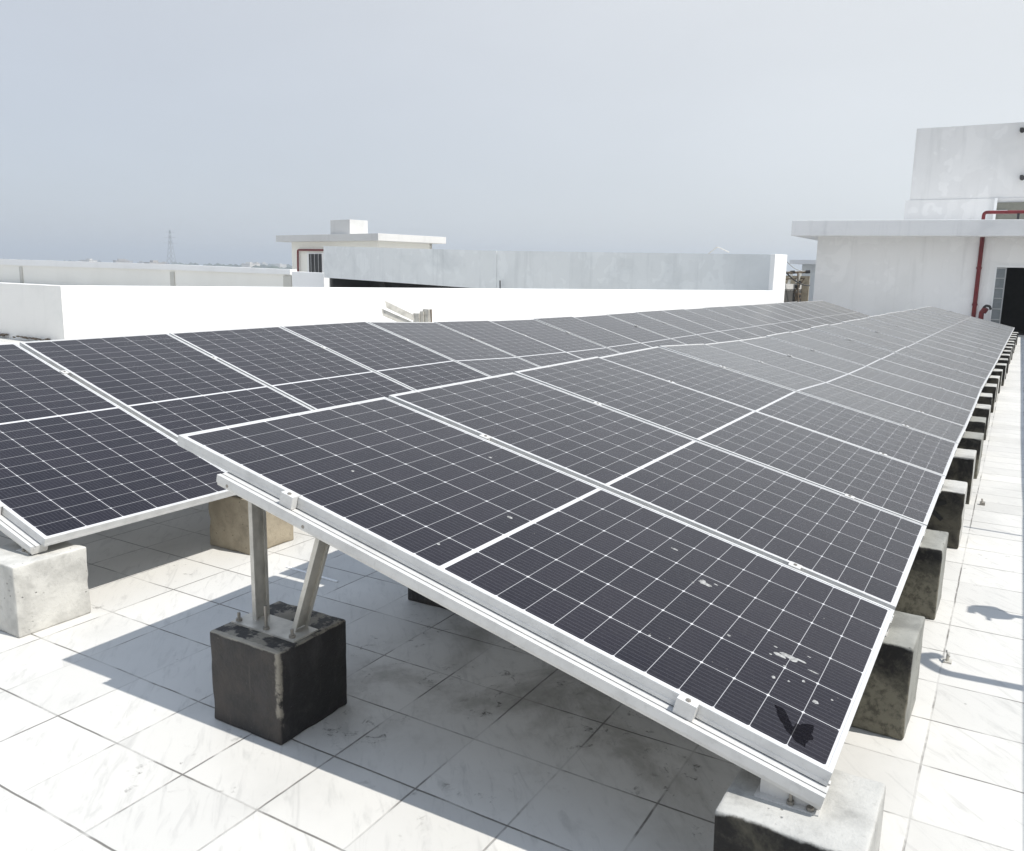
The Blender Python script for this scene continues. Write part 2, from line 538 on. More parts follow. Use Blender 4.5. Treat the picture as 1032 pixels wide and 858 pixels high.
M['rubber'] = mat_plain("black_rubber", (.02, .02, .02), .6)
M['window'] = mat_plain("window_olive", (.20, .20, .165), .35)
M['reflection_film'] = mat_plain("painted_reflection", (.004, .0035, .006), .7)  # dark film colour standing in for a reflection in the glass
M["reflection_film"].node_tree.nodes["Principled BSDF"].inputs["IOR"].default_value = 1.12
M["reflection_film"].node_tree.nodes["Principled BSDF"].inputs["Alpha"].default_value = .6
M['dropping'] = mat_plain("dropping_white", (.36, .36, .35), .9, var=.5, scale=90)
M['blackpaint'] = mat_plain("black_mark_paint", (.006, .006, .006), .7)
M['pylon'] = mat_plain("galvanised_lattice", (.32, .34, .36), .6)
M['far_wall'] = mat_plain("far_wall", (.62, .60, .56), .9, var=.3, scale=.05)
M['far_wall_b'] = mat_plain("far_wall_grey", (.38, .36, .34), .9, var=.3, scale=.05)
M['far_tree'] = mat_plain("far_trees", (.055, .075, .04), .95, var=.5, scale=.03)
M['earth'] = mat_plain("dry_earth", (.26, .235, .19), .95, var=.35, scale=.01)
M['roof_cement'] = mat_plain("roof_cement", (.50, .49, .47), .9, var=.25, scale=.4)

# ------------------------------------------------------------------ the roof
W = 1.055                         # panel pitch along the rows
DZ = [(-9, 0), (4, 0), (5, -.052), (6, -.082), (7, -.105), (8, -.118), (10, -.128), (12, -.142), (16, -.172), (23, -.235), (60, -.235)]
def dyb(x): return dy(x) - .011 * min(max(x, 0), 5.3)
DY = [(-9, 0), (8, 0), (10, -.035), (12, -.068), (23.3, -.222), (60, -.222)]
def interp(tab, t):
    for (a, va), (b, vb) in zip(tab, tab[1:]):
        if t <= b:
            return va + (vb - va) * (t - a) / (b - a)
    return tab[-1][1]
def dz(x): return interp(DZ, x / W)
def dy(x): return interp(DY, x / W)
FLOOR = -0.4
def fz(x): return FLOOR + dz(x)

bm = BM()
xs = [-9.0, -3, 0, 2, 4.2] + [4.22 + .5 * k for k in range(1, 42)] + [28.0]
rows = []
for x in xs:
    rows.append([bm.verts.new((x, y, fz(x))) for y in (-1.3, 2, 6, 12, 24)])
for a, b in zip(rows, rows[1:]):
    for k in range(4):
        bm.faces.new([a[k], b[k], b[k + 1], a[k + 1]])
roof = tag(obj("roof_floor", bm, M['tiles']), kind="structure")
bm = BM()
box(bm, -10, 60, -1.5, 95, -13, -.95)
tag(obj("lower_roof", bm, M['roof_cement']), kind="structure")
bm = BM()
S_ = 3900
v = [bm.verts.new((x, y, -13.0)) for x, y in ((-S_, -S_), (S_, -S_), (S_, S_), (-S_, S_))]
bm.faces.new(v)
tag(obj("ground", bm, M['earth']), kind="structure")

# parapet on the right, just outside the picture: its top edge throws the shade along the right border
bm = BM()
px_ = [-9.0, 4.2] + [4.2 + .53 * k for k in range(1, 10)] + [12.66, 16.9, 24.2, 27.2]
rings_ = []
for x in px_:
    rings_.append([bm.verts.new((x, y, z)) for y, z in ((-1.24, -1.2), (-1.04, -1.2), (-1.04, .575 + dz(x)), (-1.048, .584 + dz(x)), (-1.24, .584 + dz(x)))])
for a, b in zip(rings_, rings_[1:]):
    for k in range(5):
        bm.faces.new([a[k], b[k], b[(k + 1) % 5], a[(k + 1) % 5]])
bm.faces.new(rings_[0]); bm.faces.new(rings_[-1][::-1])
tag(obj("parapet_wall", bm, M['white_wall']), "white parapet wall along the right edge of the roof", "wall")

def parapet_rod(name, pts, r, label, cat, extra=None):
    b = BM()
    tube(b, pts, r, 10)
    if extra: extra(b)
    return tag(obj(name, b, M['zinc'], smooth=False), label, cat)
# leaning vent pipe with hooked end, floodlight, thin rod
parapet_rod("vent_pipe", bend([(1.70, -1.06, .595), (1.72, -1.05, .98), (1.82, -1.00, 1.04), (1.86, -.99, .93)], .05), .026,
            "leaning grey vent pipe with hooked top on the right parapet", "pipe")
def flood_extra(b):
    tube(b, [(2.385, -1.05, .70), (2.40, -1.045, .705), (2.46, -1.02, .735), (2.50, -1.01, .755)], [.03, .052, .060, .048], 12)
    tube(b, [(2.34, -1.03, .745), (2.42, -1.02, .745)], .008, 8)
    tube(b, [(2.44, -1.03, .78), (2.44, -1.03, .85)], .012, 8)
    box(b, 2.40, 2.48, -1.04, -1.02, .84, .86)
parapet_rod("floodlight", [(2.44, -1.06, .58), (2.44, -1.03, .70)], .018,
            "small floodlight on a stub post on the right parapet", "floodlight", flood_extra)
parapet_rod("lightning_rod", [(3.80, -1.06, .59), (3.86, -1.02, .98)], .010,
            "thin leaning rod standing on the right parapet", "rod")

# ------------------------------------------------------------------ concrete blocks
H = .15
def block_mesh(name, seed, sx=1.0, sy=1.0, sz=1.0, r=.0065, rough=.0013, chip=.008):
    g = [-H, -H + r * .35, -H + r, -H + 2.2 * r] + [-.11 + .0275 * k for k in range(9)] + [H - 2.2 * r, H - r, H - r * .35, H]
    b = BM()
    cache = {}
    def vert(p):
        k = tuple(round(c, 5) for c in p)
        if k not in cache:
            q = Vector([max(-(H - r), min(H - r, c)) for c in p])
            d = Vector(p) - q
            w = q + d.normalized() * r if d.length > 1e-9 else Vector(p)
            n1 = noise.noise(w * 28 + Vector((seed * 3.1, seed, 0)))
            n2 = noise.noise(w * 9 + Vector((0, seed * 7.7, seed)))
            nrm = Vector(p).normalized()
            w = w + nrm * (n1 * rough + n2 * rough * 1.3)
            onedge = sum(abs(abs(c) - H) < r * 1.3 for c in p)
            if onedge >= 2:
                w -= nrm * max(0, noise.noise(w * 16 + Vector((seed, 5, seed * 2)))) * chip * (1.5 if onedge == 3 else 1)
            cache[k] = b.verts.new((w.x * sx, w.y * sy, w.z * sz))
        return cache[k]
    n = len(g)
    for ax in range(3):
        for s in (-H, H):
            for i in range(n - 1):
                for j in range(n - 1):
                    q = []
                    for (a, c) in ((i, j), (i + 1, j), (i + 1, j + 1), (i, j + 1)):
                        p = [0, 0, 0]
                        p[ax] = s
                        p[(ax + 1) % 3] = g[a]
                        p[(ax + 2) % 3] = g[c]
                        q.append(vert(p))
                    b.faces.new(q)
    bmesh.ops.recalc_face_normals(b, faces=b.faces[:])
    me = bpy.data.meshes.new(name)
    b.to_mesh(me)
    b.free()
    me.shade_smooth()
    return me

variants = {}
def concrete_block(mat, seed, loc, label, group, rz=0.0, s=1.0):
    key = (mat, seed)
    if key not in variants:
        me = block_mesh("concrete_block", seed)
        me.materials.append(M[mat])
        variants[key] = me
    o = bpy.data.objects.new("concrete_block", variants[key])
    col.objects.link(o)
    o.location = loc
    o.rotation_euler = (0, 0, rz)
    o.scale = (s, s, 1.0)
    return tag(o, label, "block", group)

ORD = ["first", "second", "third", "fourth", "fifth", "sixth", "seventh", "eighth", "ninth", "tenth", "eleventh", "twelfth",
       "thirteenth", "fourteenth", "fifteenth", "sixteenth", "seventeenth", "eighteenth", "nineteenth", "twentieth",
       "twenty-first", "twenty-second", "twenty-third", "twenty-fourth"]
low_x = [.024, 1.127, 2.234, 3.357, 4.451] + [4.451 + 1.055 * k for k in range(1, 19)]
G_LOW = "concrete blocks along the low edge of the near row"
special = {0: "pale topped concrete block carrying the low front corner of the nearest solar panel",
           1: "grey mossy concrete block, second from the camera along the right panel edge",
           3: "black faced concrete block marked with a painted letter, fourth along the right panel edge"}
for k, x in enumerate(low_x):
    y = .058 + (0 if k < 1 else .02 if k < 3 else -.005) + dy(x) + rnd.uniform(-.012, .012) * (k > 4)
    mat = 'conc_stain_shaded_grey' if k in (1, 2, 5, 6) else 'conc_stain_shaded'
    lab = special.get(k, ORD[k] + " concrete block from the camera along the right low edge of the array")
    o = concrete_block(mat, k % 4, (x, y, fz(x) + H * 1.04), lab, G_LOW, rnd.uniform(-.03, .03) * (k > 0))
    o.scale = (1, 1, 1.04)
    if k == 0:
        o.location = (.024, .058, FLOOR + H * 1.04)
    if k == 3:   # the mark painted on its near face
        b = BM()
        def stroke(p, q, w=.016):
            p, q = Vector(p), Vector(q)
            d = (q - p).normalized()
            s = Vector((-d.y, d.x)) * w / 2
            vs = [p - s, q - s, q + s, p + s]
            hexa(b, [(-.1555, t.x, t.y) for t in vs] + [(-.150, t.x, t.y) for t in vs])
        stroke((.03, .05), (-.065, .092), .022); stroke((.02, .055), (-.055, -.005), .020); stroke((.045, .03), (.0, .06), .014)
        obj("painted_letter", b, M['blackpaint'], o)

G_HIGH = "concrete blocks under the rear posts of the near row"
up_x = [.070, 1.195, 2.24, 3.35, 4.45]
for k, x in enumerate(up_x):
    concrete_block('conc_black', k % 2, (x, 1.692 + (.09 if k else 0), fz(x) + H),
                   "black painted concrete block carrying the post and brace of the nearest panel" if k == 0 else
                   "black block under the near row, " + ORD[k] + " back from the post block at the front",
                   G_HIGH, 0 if k == 0 else rnd.uniform(-.06, .06))
G_REAR = "concrete blocks under the rear row"
for k, (mat, seed, x, lab) in enumerate((
        ('conc_light', 5, .070, "pale clean concrete block under the rear row's low near corner at left"),
        ('conc_brown', 6, 1.222, "rough brown pitted concrete block under the rear row behind the front post"),
        ('conc_light', 5, 2.31, "pale concrete block under the rear row, third along its low edge"),
        ('conc_light', 5, 3.43, "pale concrete block under the rear row, fourth along its low edge"))):
    o = concrete_block(mat, seed, (x, 3.086 - (.012 * x if k > 1 else 0), fz(x) + H * .955), lab, G_REAR, rnd.uniform(-.04, .04) * (k > 1))
    o.scale = (1, 1, .955)

# ------------------------------------------------------------------ racks (rail, clamps, post, brace, plates)
TA, TB = 0.235636, 0.283
def make_rack(tilt, full, foot_y, low_top, block_top, end=True, f0=.015):
    """local origin: joint on the low edge of the glass, x along the row"""
    root = empty("mounting_rack")
    ey = Vector((0, math.cos(tilt), math.sin(tilt)))
    ez = Vector((0, -math.sin(tilt), math.cos(tilt)))
    at = lambda x, s, p: Vector((x, 0, 0)) + ey * s + ez * p
    t0 = -.0365
    # hat section with two grooves on top and a step on the outer side
    prof = [(-.040, -.003), (-.040, 0), (-.026, 0), (-.026, -.010), (-.020, -.010), (-.020, -.001), (.010, -.001), (.010, -.010), (.016, -.010), (.016, 0), (.030, 0),
            (.030, -.033), (.026, -.036), (-.033, -.036), (-.036, -.027), (-.040, -.024)]
    b = BM()
    extrude_profile(b, [(u, v + t0) for u, v in prof], ey * (-.004 if f0 < .05 else .022), ey * 1.862, (1, 0, 0), ez)
    obj("rail", b, M['rail'], root)
    for s in (.325, 1.588):
        b = BM()
        pc = [(-.007, t0 + .0005), (-.007, .0006), (-.019, .0006), (-.019, .0042), (.019, .0042), (.019, .0006), (.007, .0006), (.007, t0 + .0005)] if not end else [(-.024, t0 + .0005), (-.024, .0032), (.011, .0032), (.011, .0008), (-.0018, .0008), (-.0018, t0 + .0005)]
        extrude_profile(b, pc, ey * (s - (.024 if end else .020)), ey * (s + (.024 if end else .020)), (1, 0, 0), ez)
        c = obj("clamp", b, M['rail'], root)
        b = BM()
        cx_ = -.013 if end else 0
        z_ = .0032 if end else .0042
        tube(b, [at(cx_, s, z_), at(cx_, s, z_ + .003), at(cx_, s, z_ + .0031), at(cx_, s, z_ + .004)], [.0065, .0065, .0035, .0035], 6)
        obj("bolt", b, M['bolt'], c)
    if full:
        # low foot: angle with upright leg, stud and nut
        b = BM()
        box(b, -.034, .03, f0, .150, low_top, low_top + .004)
        zr = lambda y: math.tan(tilt) * y - .0735
        hexa(b, [(-.016, f0 + .003, low_top + .004), (-.012, f0 + .003, low_top + .004), (-.012, .142, low_top + .004), (-.016, .142, low_top + .004),
                 (-.016, f0 + .003, zr(f0 + .003) + .004), (-.012, f0 + .003, zr(f0 + .003) + .004), (-.012, .142, zr(.142) + .004), (-.016, .142, zr(.142) + .004)])
        f = obj("foot_bracket", b, M['rail'], root)
        b = BM()
        tube(b, [(-.025, .110 if f0 > .05 else .075, low_top + .004 + q) for q in (0, .008, .0081, .032)], [.008, .008, .004, .004], 8)
        obj("bolt", b, M['bolt'], f)
        b = BM()
        tube(b, [(-.025, f0 + .019, low_top + .004), (-.025, f0 + .019, low_top + .012)], .008, 6)
        obj("bolt", b, M['bolt'], f)
        # rear post and brace: lipped C channels
        def chan(name, y0, z0, y1, z1, w):
            a, c = Vector((.046, y0, z0)), Vector((.046, y1, z1))
            d = (c - a).normalized()
            e = Vector((1, 0, 0))
            g = d.cross(e).normalized()
            if g.y > 0: g = -g
            th, wx, dp = .0025, .058, w / 2
            # C section: web at the back, flanges and small lips towards the low side
            pr = [(0, -dp), (wx, -dp), (wx, dp), (wx - .010, dp), (wx - .010, dp - th), (wx - th, dp - th), (wx - th, -dp + th),
                  (th, -dp + th), (th, dp - th), (.006, dp - th), (.006, dp), (0, dp)]
            bb = BM()
            extrude_profile(bb, pr, a, c, e, g)
            return obj(name, bb, M['zinc'], root)
        pt = block_top + .006
        zt = lambda y: math.tan(tilt) * y - .042 / math.cos(tilt)
        chan("post", foot_y + .085, pt, foot_y + .085, zt(foot_y + .085) - .002, .016)
        chan("brace", foot_y - .085, pt, foot_y - .225, zt(foot_y - .225) - .002, .016)
        b = BM()
        box(b, .000, .105, foot_y - .135, foot_y + .140, block_top, block_top + .006)
        bp = obj("base_plate", b, M['zinc'], root)
        for yy, up in ((foot_y - .112, .034), (foot_y, .084), (foot_y + .122, .034)):
            b = BM()
            tube(b, [(.016, yy, block_top + .006), (.016, yy, block_top + .015), (.016, yy, block_top + .0151), (.016, yy, block_top + up)], [.010, .010, .005, .005], 8)
            obj("anchor_bolt", b, M['bolt'], bp)
        for yy in (foot_y + .085, foot_y - .225):
            b = BM()
            zz = math.tan(tilt) * yy - .066
            tube(b, [(-.0405, yy, zz + .008), (-.032, yy, zz + .008)], .006, 6)
            obj("bolt", b, M['bolt'], root)
    return root

def place_row(name, x0, y0, z0, tilt, nfull, foot_y, dy=dy):
    protos = {}
    for i in range(24):
        x = x0 + i * W + (W * .0 if i < 23 else -.010)
        full = i < nfull
        kd = (full, i in (0, 23))
        if kd not in protos:
            r = make_rack(tilt, full, foot_y, (-.0885 if name == 'front' else -.1125) - z0, -.1005 - z0, i in (0, 23), .015 if name == 'front' else .065)
            protos[kd] = r
        else:
            r = copy_tree(protos[kd])
        r.location = (x, y0 + dy(x), z0 + dz(x))
        if i == 23:
            r.scale = (-1, 1, 1)
        if i == 0:
            lab = "aluminium rail, clamps and legs along the open near end of the %s row" % name
        elif i == 23:
            lab = "aluminium rail with clamps along the far end of the %s row" % name
        else:
            lab = "aluminium rack under the joint after the %s panel of the %s row" % (ORD[i - 1], name)
        tag(r, lab, "rack", "racks carrying the %s row" % name)
place_row("front", 0.0, 0.0, 0.0, TA, 5, 1.692)
place_row("rear", .067, 2.964, -.045, TB, 2, 1.70, dyb)

# ------------------------------------------------------------------ solar panels
def ring_profile(bm, prof, x1, y1):
    """sweep (inset, z) profile round a rectangle with mitred corners"""
    rings = []
    for d, z in prof:
        rings.append([bm.verts.new(p) for p in ((d, d, z), (x1 - d, d, z), (x1 - d, y1 - d, z), (d, y1 - d, z))])
    n = len(rings)
    for i in range(n):
        a, b = rings[i], rings[(i + 1) % n]
        for k in range(4):
            bm.faces.new([a[k], a[(k + 1) % 4], b[(k + 1) % 4], b[k]])

def make_panel():
    root = empty("solar_panel")
    b = BM()
    ring_profile(b, [(0, -.0008), (.0008, 0), (.0112, 0), (.0112, -.0015), (.0112, -.0065), (.002, -.0065), (.002, -.033), (.028, -.033), (.028, -.035), (0, -.035),
                     (0, -.024), (.0006, -.0235), (.0006, -.022), (0, -.0215)], PW, PL)
    obj("frame", b, M['frame'], root)
    b = BM()
    box(b, .0105, PW - .0105, .0105, PL - .0105, -.0058, -.0018)
    for f in b.faces:
        f.material_index = 0 if f.calc_center_median().z > -.003 else 1
    bmesh.ops.recalc_face_normals(b, faces=b.faces[:])
    obj("glass", b, [M['cells'], M['backsheet']], root)
    return root

proto = make_panel()
panels = {}
def place_panels(key, x0, y0, z0, tilt, dy=dy):
    for i in range(23):
        r = proto if (key == 'front' and i == 0) else copy_tree(proto)
        xa, xb = x0 + i * W, x0 + (i + 1) * W
        a = Vector((xa, y0 + dy(xa), z0 + dz(xa)))
        c = Vector((xb, y0 + dy(xb), z0 + dz(xb)))
        ex = (c - a).normalized()
        tj = tilt + (rnd.gauss(0, .0022) if i else 0)
        s = Vector((0, math.cos(tj), math.sin(tj)))
        ez = ex.cross(s).normalized()
        ey = ez.cross(ex)
        o = a + (ex * (.01 if i else .0)) + ez * (rnd.gauss(0, .0008) if i else 0)
        r.matrix_basis = Matrix(((ex.x, ey.x, ez.x, o.x), (ex.y, ey.y, ez.y, o.y), (ex.z, ey.z, ez.z, o.z), (0, 0, 0, 1)))
        if key == 'front':
            lab = ("nearest panel of the front row, with white bird droppings and a painted dark reflection" if i == 0 else
                   "last panel at the far end of the front row by the white building" if i == 22 else
                   ORD[i] + " solar panel back from the camera in the front row")
        else:
            lab = ("nearest panel of the rear row, at the left edge above the pale concrete block" if i == 0 else
                   "last panel at the far end of the rear row by the parapet pillar" if i == 22 else
                   ORD[i] + " solar panel from the near end of the rear row beside the white parapet")
        tag(r, lab, "solar panel", "solar panels of the %s row" % key)
        panels[(key, i)] = r
place_panels('front', 0.0, 0.0, 0.0, TA)
place_panels('rear', .067, 2.964, -.045, TB, dyb)

# marks on the nearest panel: droppings and a dark reflection painted as a film on its glass
def blot(b, cx, cy, rx, ry, seed, rot=0.0, h=.0012, n=26):
    cen = b.verts.new((cx, cy, -.0018 + h))
    ring = []
    for k in range(n):
        a = 2 * math.pi * k / n
        q = 1 + .35 * noise.noise(Vector((math.cos(a) * 1.7 + seed, math.sin(a) * 1.7, seed * 2.3)))
        px, py = rx * q * math.cos(a), ry * q * math.sin(a)
        ring.append(b.verts.new((cx + px * math.cos(rot) - py * math.sin(rot), cy + px * math.sin(rot) + py * math.cos(rot), -.0021)))
    for k in range(n):
        b.faces.new([cen, ring[k], ring[(k + 1) % n]])
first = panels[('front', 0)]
DROPS = [(.405, .215, .010, .022, 17), (.428, .165, .006, .020, 18), (.44, .235, .004, .007, 19), (.388, .235, .004, .005, 20), (.36, .19, .004, .006, 21), (.655, .475, .004, .008, 22), (.60, .53, .004, .005, 23), (.88, 1.45, .007, .010, 24), (.30, 1.62, .006, .006, 25), (.71, 1.82, .005, .008, 26),
         (.421, .195, .013, .030, 3), (.413, .180, .014, .012, 31), (.628, .500, .012, .026, 4), (.635, .51, .018, .012, 41), (.78, .658, .006, .014, 5),
         (.279, .199, .009, .006, 6), (.294, .164, .005, .004, 7), (.329, .134, .007, .005, 8), (.257, .089, .010, .009, 9), (.304, .058, .004, .004, 10),
         (.479, 1.114, .008, .012, 11), (.124, 1.138, .006, .006, 12), (.19, .504, .005, .004, 13), (.383, .349, .006, .007, 14), (.40, .125, .004, .018, 15), (.47, .15, .003, .006, 16)]
for cx, cy, rx, ry, sd in DROPS:
    b = BM()
    blot(b, cx, cy, rx, ry, sd)
    obj("bird_dropping", b, M['dropping'], first, True)
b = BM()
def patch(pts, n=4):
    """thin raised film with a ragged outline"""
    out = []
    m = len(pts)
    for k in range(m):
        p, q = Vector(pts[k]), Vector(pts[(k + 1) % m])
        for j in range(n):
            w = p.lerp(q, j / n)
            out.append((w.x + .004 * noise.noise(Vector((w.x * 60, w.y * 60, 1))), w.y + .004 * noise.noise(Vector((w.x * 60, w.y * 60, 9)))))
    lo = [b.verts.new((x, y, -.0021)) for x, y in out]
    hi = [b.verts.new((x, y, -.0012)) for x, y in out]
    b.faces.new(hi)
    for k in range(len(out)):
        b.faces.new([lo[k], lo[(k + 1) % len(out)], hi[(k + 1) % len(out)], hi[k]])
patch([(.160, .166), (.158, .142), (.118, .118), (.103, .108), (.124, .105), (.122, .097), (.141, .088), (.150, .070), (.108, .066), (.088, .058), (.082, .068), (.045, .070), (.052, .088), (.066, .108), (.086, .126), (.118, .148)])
obj("painted_reflection", b, M['reflection_film'], first)

# small clamp left lying on the tiles, white stick under the row
b = BM()
box(b, 1.660, 1.695, -.160, -.132, FLOOR + .0005, FLOOR + .006)
tube(b, [(1.678, -.145, FLOOR + .006), (1.678, -.145, FLOOR + .034)], .006, 8)
tube(b, [(1.660, -.150, FLOOR + .030), (1.700, -.138, FLOOR + .034)], .004, 6)
tag(obj("pipe_clamp", b, M['zinc']), "small loose metal clamp lying on the sunlit tiles at right", "clamp")
b = BM()
box(b, 4.33, 4.37, -.185, -.155, FLOOR - .008, FLOOR + .012)
tube(b, [(4.35, -.17, FLOOR + .01), (4.36, -.165, FLOOR + .03)], .006, 6)
tag(obj("loose_nut", b, M['bolt']), "tiny dark nut on the white tiles beside the blocks", "nut")
b = BM()
extrude_profile(b, [(-.006, 0), (.006, 0), (.006, .004), (-.006, .004)], (1.050, 2.665, FLOOR + .001), (1.036, 2.328, FLOOR + .001), (1, 0, 0), (0, 0, 1))
tag(obj("white_strip", b, M['white_wall']), "thin white plastic strip lying on the tiles behind the front post", "strip")

# ------------------------------------------------------------------ white parapet wall behind the rows
root = tag(empty("parapet_wall", (7.6, 15.0, FLOOR)), "long bright white parapet wall behind the rear row of panels", "wall")
bm = BM()
TH = .2
wall_plan(bm, (-.0, .0), (14.9, -9.60), TH, -.6, .989, -.6, .989)
bevel_all(bm, .012)
obj("wall", bm, M['white_wall'], root)
root2 = tag(empty("return_wall", (7.6, 15.05, FLOOR)), "short grey stained wall end at the left edge of the roof", "wall")
bm = BM()
wall_plan(bm, (-.012, -.05), (.26, 3.9), TH, -.6, .985, -.6, .985, -1)
bevel_all(bm, .012)
obj("wall", bm, M['stub_wall'], root2)
bm = BM()
for k in range(60):
    t_ = rnd.random() ** .8
    cx, cy = -.06 + .25 * t_ + rnd.uniform(-.05, .02), .1 + 3.6 * t_
    r_ = rnd.uniform(.02, .05)
    bmesh.ops.create_icosphere(bm, subdivisions=1, radius=r_, matrix=Matrix.Translation((cx, cy, rnd.uniform(-.0, .03) - .06)) @ Matrix.Diagonal((1, 1.6, .5, 1)))
tag(obj("debris", bm, M['rust'], root2), kind="stuff")

# pillar at the end of the white wall
bm = BM()
ang = math.radians(76.5)
c, s = math.cos(ang), math.sin(ang)
def P2(o, a, b_):   # local plan: a along the grey wall (left), b away from the camera
    return (o[0] + a * c + b_ * s, o[1] + a * s - b_ * c)
o0 = (22.58, 5.72)
q = [P2(o0, 0, 0), P2(o0, .14, 0), P2(o0, .14, .72), P2(o0, 0, .72)]
hexa(bm, [(x, y, -1.0) for x, y in q] + [(x, y, 1.585) for x, y in q])
bevel_all(bm, .012)
tag(obj("parapet_pillar", bm, M['white_wall']), "white pillar closing the right end of the parapet wall", "pillar")

# ------------------------------------------------------------------ long grey walled canopy beyond
root = tag(empty("roof_canopy", (23.25, 6.2, -.9)), "long grey walled roof canopy with dark gap beneath, beyond the white wall", "canopy")
OX, OY, OZ = 23.25, 6.2, -.9
def g2(a, b_, z):
    x, y = P2((0, 0), a, b_)
    return (x, y, z - OZ)
bm = BM()
# fascia in two lengths: right run, and the taller left run that meets it at a joint
for a0, a1, b0, zb0, zb1, zt0, zt1 in ((-.42, 10.9, 0, .20, .27, 1.585, 1.715), (10.9, 22.4, -.03, .27, .50, 1.715, 1.95)):
    hexa(bm, [g2(a0, b0, zb0), g2(a1, b0, zb1), g2(a1, b0 + .22, zb1), g2(a0, b0 + .22, zb0),
              g2(a0, b0, zt0), g2(a1, b0, zt1), g2(a1, b0 + .22, zt1), g2(a0, b0 + .22, zt0)])
obj("fascia", bm, M['grey_wall'], root)
bm = BM()
hexa(bm, [g2(-.1, .20, .55), g2(22.3, .20, .62), g2(22.3, 2.7, .62), g2(-.1, 2.7, .55), g2(-.1, .20, .75), g2(22.3, .20, .82), g2(22.3, 2.7, .82), g2(-.1, 2.7, .75)])
obj("roof", bm, M['roof_cement'], root)
bm = BM()
hexa(bm, [g2(-.1, 2.4, -.95), g2(22.3, 2.4, -.95), g2(22.3, 2.6, -.95), g2(-.1, 2.6, -.95), g2(-.1, 2.4, .6), g2(22.3, 2.4, .66), g2(22.3, 2.6, .66), g2(-.1, 2.6, .6)])
hexa(bm, [g2(-.1, .2, -.95), g2(.1, .2, -.95), g2(.1, 2.5, -.95), g2(-.1, 2.5, -.95), g2(-.1, .2, .6), g2(.1, .2, .6), g2(.1, 2.5, .6), g2(-.1, 2.5, .6)])
hexa(bm, [g2(22.1, .22, -.95), g2(22.3, .22, -.95), g2(22.3, 2.4, -.95), g2(22.1, 2.4, -.95), g2(22.1, .22, .6), g2(22.3, .22, .6), g2(22.3, 2.4, .6), g2(22.1, 2.4, .6)])
obj("back_wall", bm, M['dark_room'], root)
for a in (8, 11.5, 15.5, 19.5):
    bm = BM()
    hexa(bm, [g2(a, 1.3, -.95), g2(a + .35, 1.3, -.95), g2(a + .35, 1.65, -.95), g2(a, 1.65, -.95), g2(a, 1.3, .6), g2(a + .35, 1.3, .6), g2(a + .35, 1.65, .6), g2(a, 1.65, .6)])
    obj("column", bm, M['dark_room'], root)

# thin hooked wire and stub on top of the grey wall
b = BM()
tube(b, bend([(24.0, 8.1, 1.6), (23.93, 7.8, 1.82), (23.83, 7.4, 1.66)], .05), .016, 6)
tag(obj("bent_wire", b, M['pale_pipe']), "bent pale wire sticking up from the grey wall top", "wire")
b = BM()
tube(b, [(25.57, 16.5, .25), (25.55, 16.5, .62)], .025, 6)
tag(obj("stub_pipe", b, M['dark_metal']), "short dark stub pipe at the joint below the grey wall", "pipe")

# ------------------------------------------------------------------ cream parapet with white coping further left
root = tag(empty("cream_parapet", (29.66, 29.2, -.95)), "far cream parapet wall with white coping and piers at left", "wall")
def cr(qx, qy, z): return (qx - 29.66, qy - 29.2, z + .95)
LN = [(30.32, 32.0, .83), (33.55, 45.46, .96), (40.49, 74.35, 1.10), (44.5, 91.0, 1.2)]
bm = BM(); cop = BM()
for (ax_, ay_, az_), (bx_, by_, bz_) in zip(LN, LN[1:]):
    d = Vector((bx_ - ax_, by_ - ay_, 0)).normalized()
    n = Vector((d.y, -d.x, 0))
    P = lambda x, y, z, k: cr(x + n.x * k, y + n.y * k, z)
    hh = .26 if ay_ < 40 else .34 if ay_ < 60 else .5
    h2 = .34 if ay_ < 40 else .5
    hexa(bm, [P(ax_, ay_, -.95, .05), P(bx_, by_, -.95, .05), P(bx_, by_, -.95, .25), P(ax_, ay_, -.95, .25),
              P(ax_, ay_, az_ - hh, .05), P(bx_, by_, bz_ - h2, .05), P(bx_, by_, bz_ - h2, .25), P(ax_, ay_, az_ - hh, .25)])
    hexa(cop, [P(ax_, ay_, az_ - hh, -.05), P(bx_, by_, bz_ - h2, -.05), P(bx_, by_, bz_ - h2, .35), P(ax_, ay_, az_ - hh, .35),
               P(ax_, ay_, az_, -.05), P(bx_, by_, bz_, -.05), P(bx_, by_, bz_, .35), P(ax_, ay_, az_, .35)])
obj("wall", bm, M['cream_wall'], root)
obj("coping", cop, M['white_wall'], root)
for ax_, ay_, w_ in ((33.55, 45.46, .55), (40.49, 74.35, .75), (30.40, 32.35, .75)):
    bm = BM()
    d = Vector((.225, .974, 0))
    n = Vector((d.y, -d.x, 0))
    P = lambda u, k, z: cr(ax_ + d.x * u + n.x * k, ay_ + d.y * u + n.y * k, z)
    hexa(bm, [P(-w_ / 2, -.02, -.95), P(w_ / 2, -.02, -.95), P(w_ / 2, .06, -.95), P(-w_ / 2, .06, -.95), P(-w_ / 2, -.02, .50), P(w_ / 2, -.02, .50), P(w_ / 2, .06, .50), P(-w_ / 2, .06, .50)])
    obj("pier", bm, M['pier_grey'], root)
bm = BM()
wall_plan(bm, (29.62, 29.1), (30.27, 31.9), .3, -.95, .70, -.95, .73, -1)
bevel_all(bm, .015)
tag(obj("end_wall", bm, M['white_wall']), "low bright white block closing the cream parapet beside the grey wall", "wall")

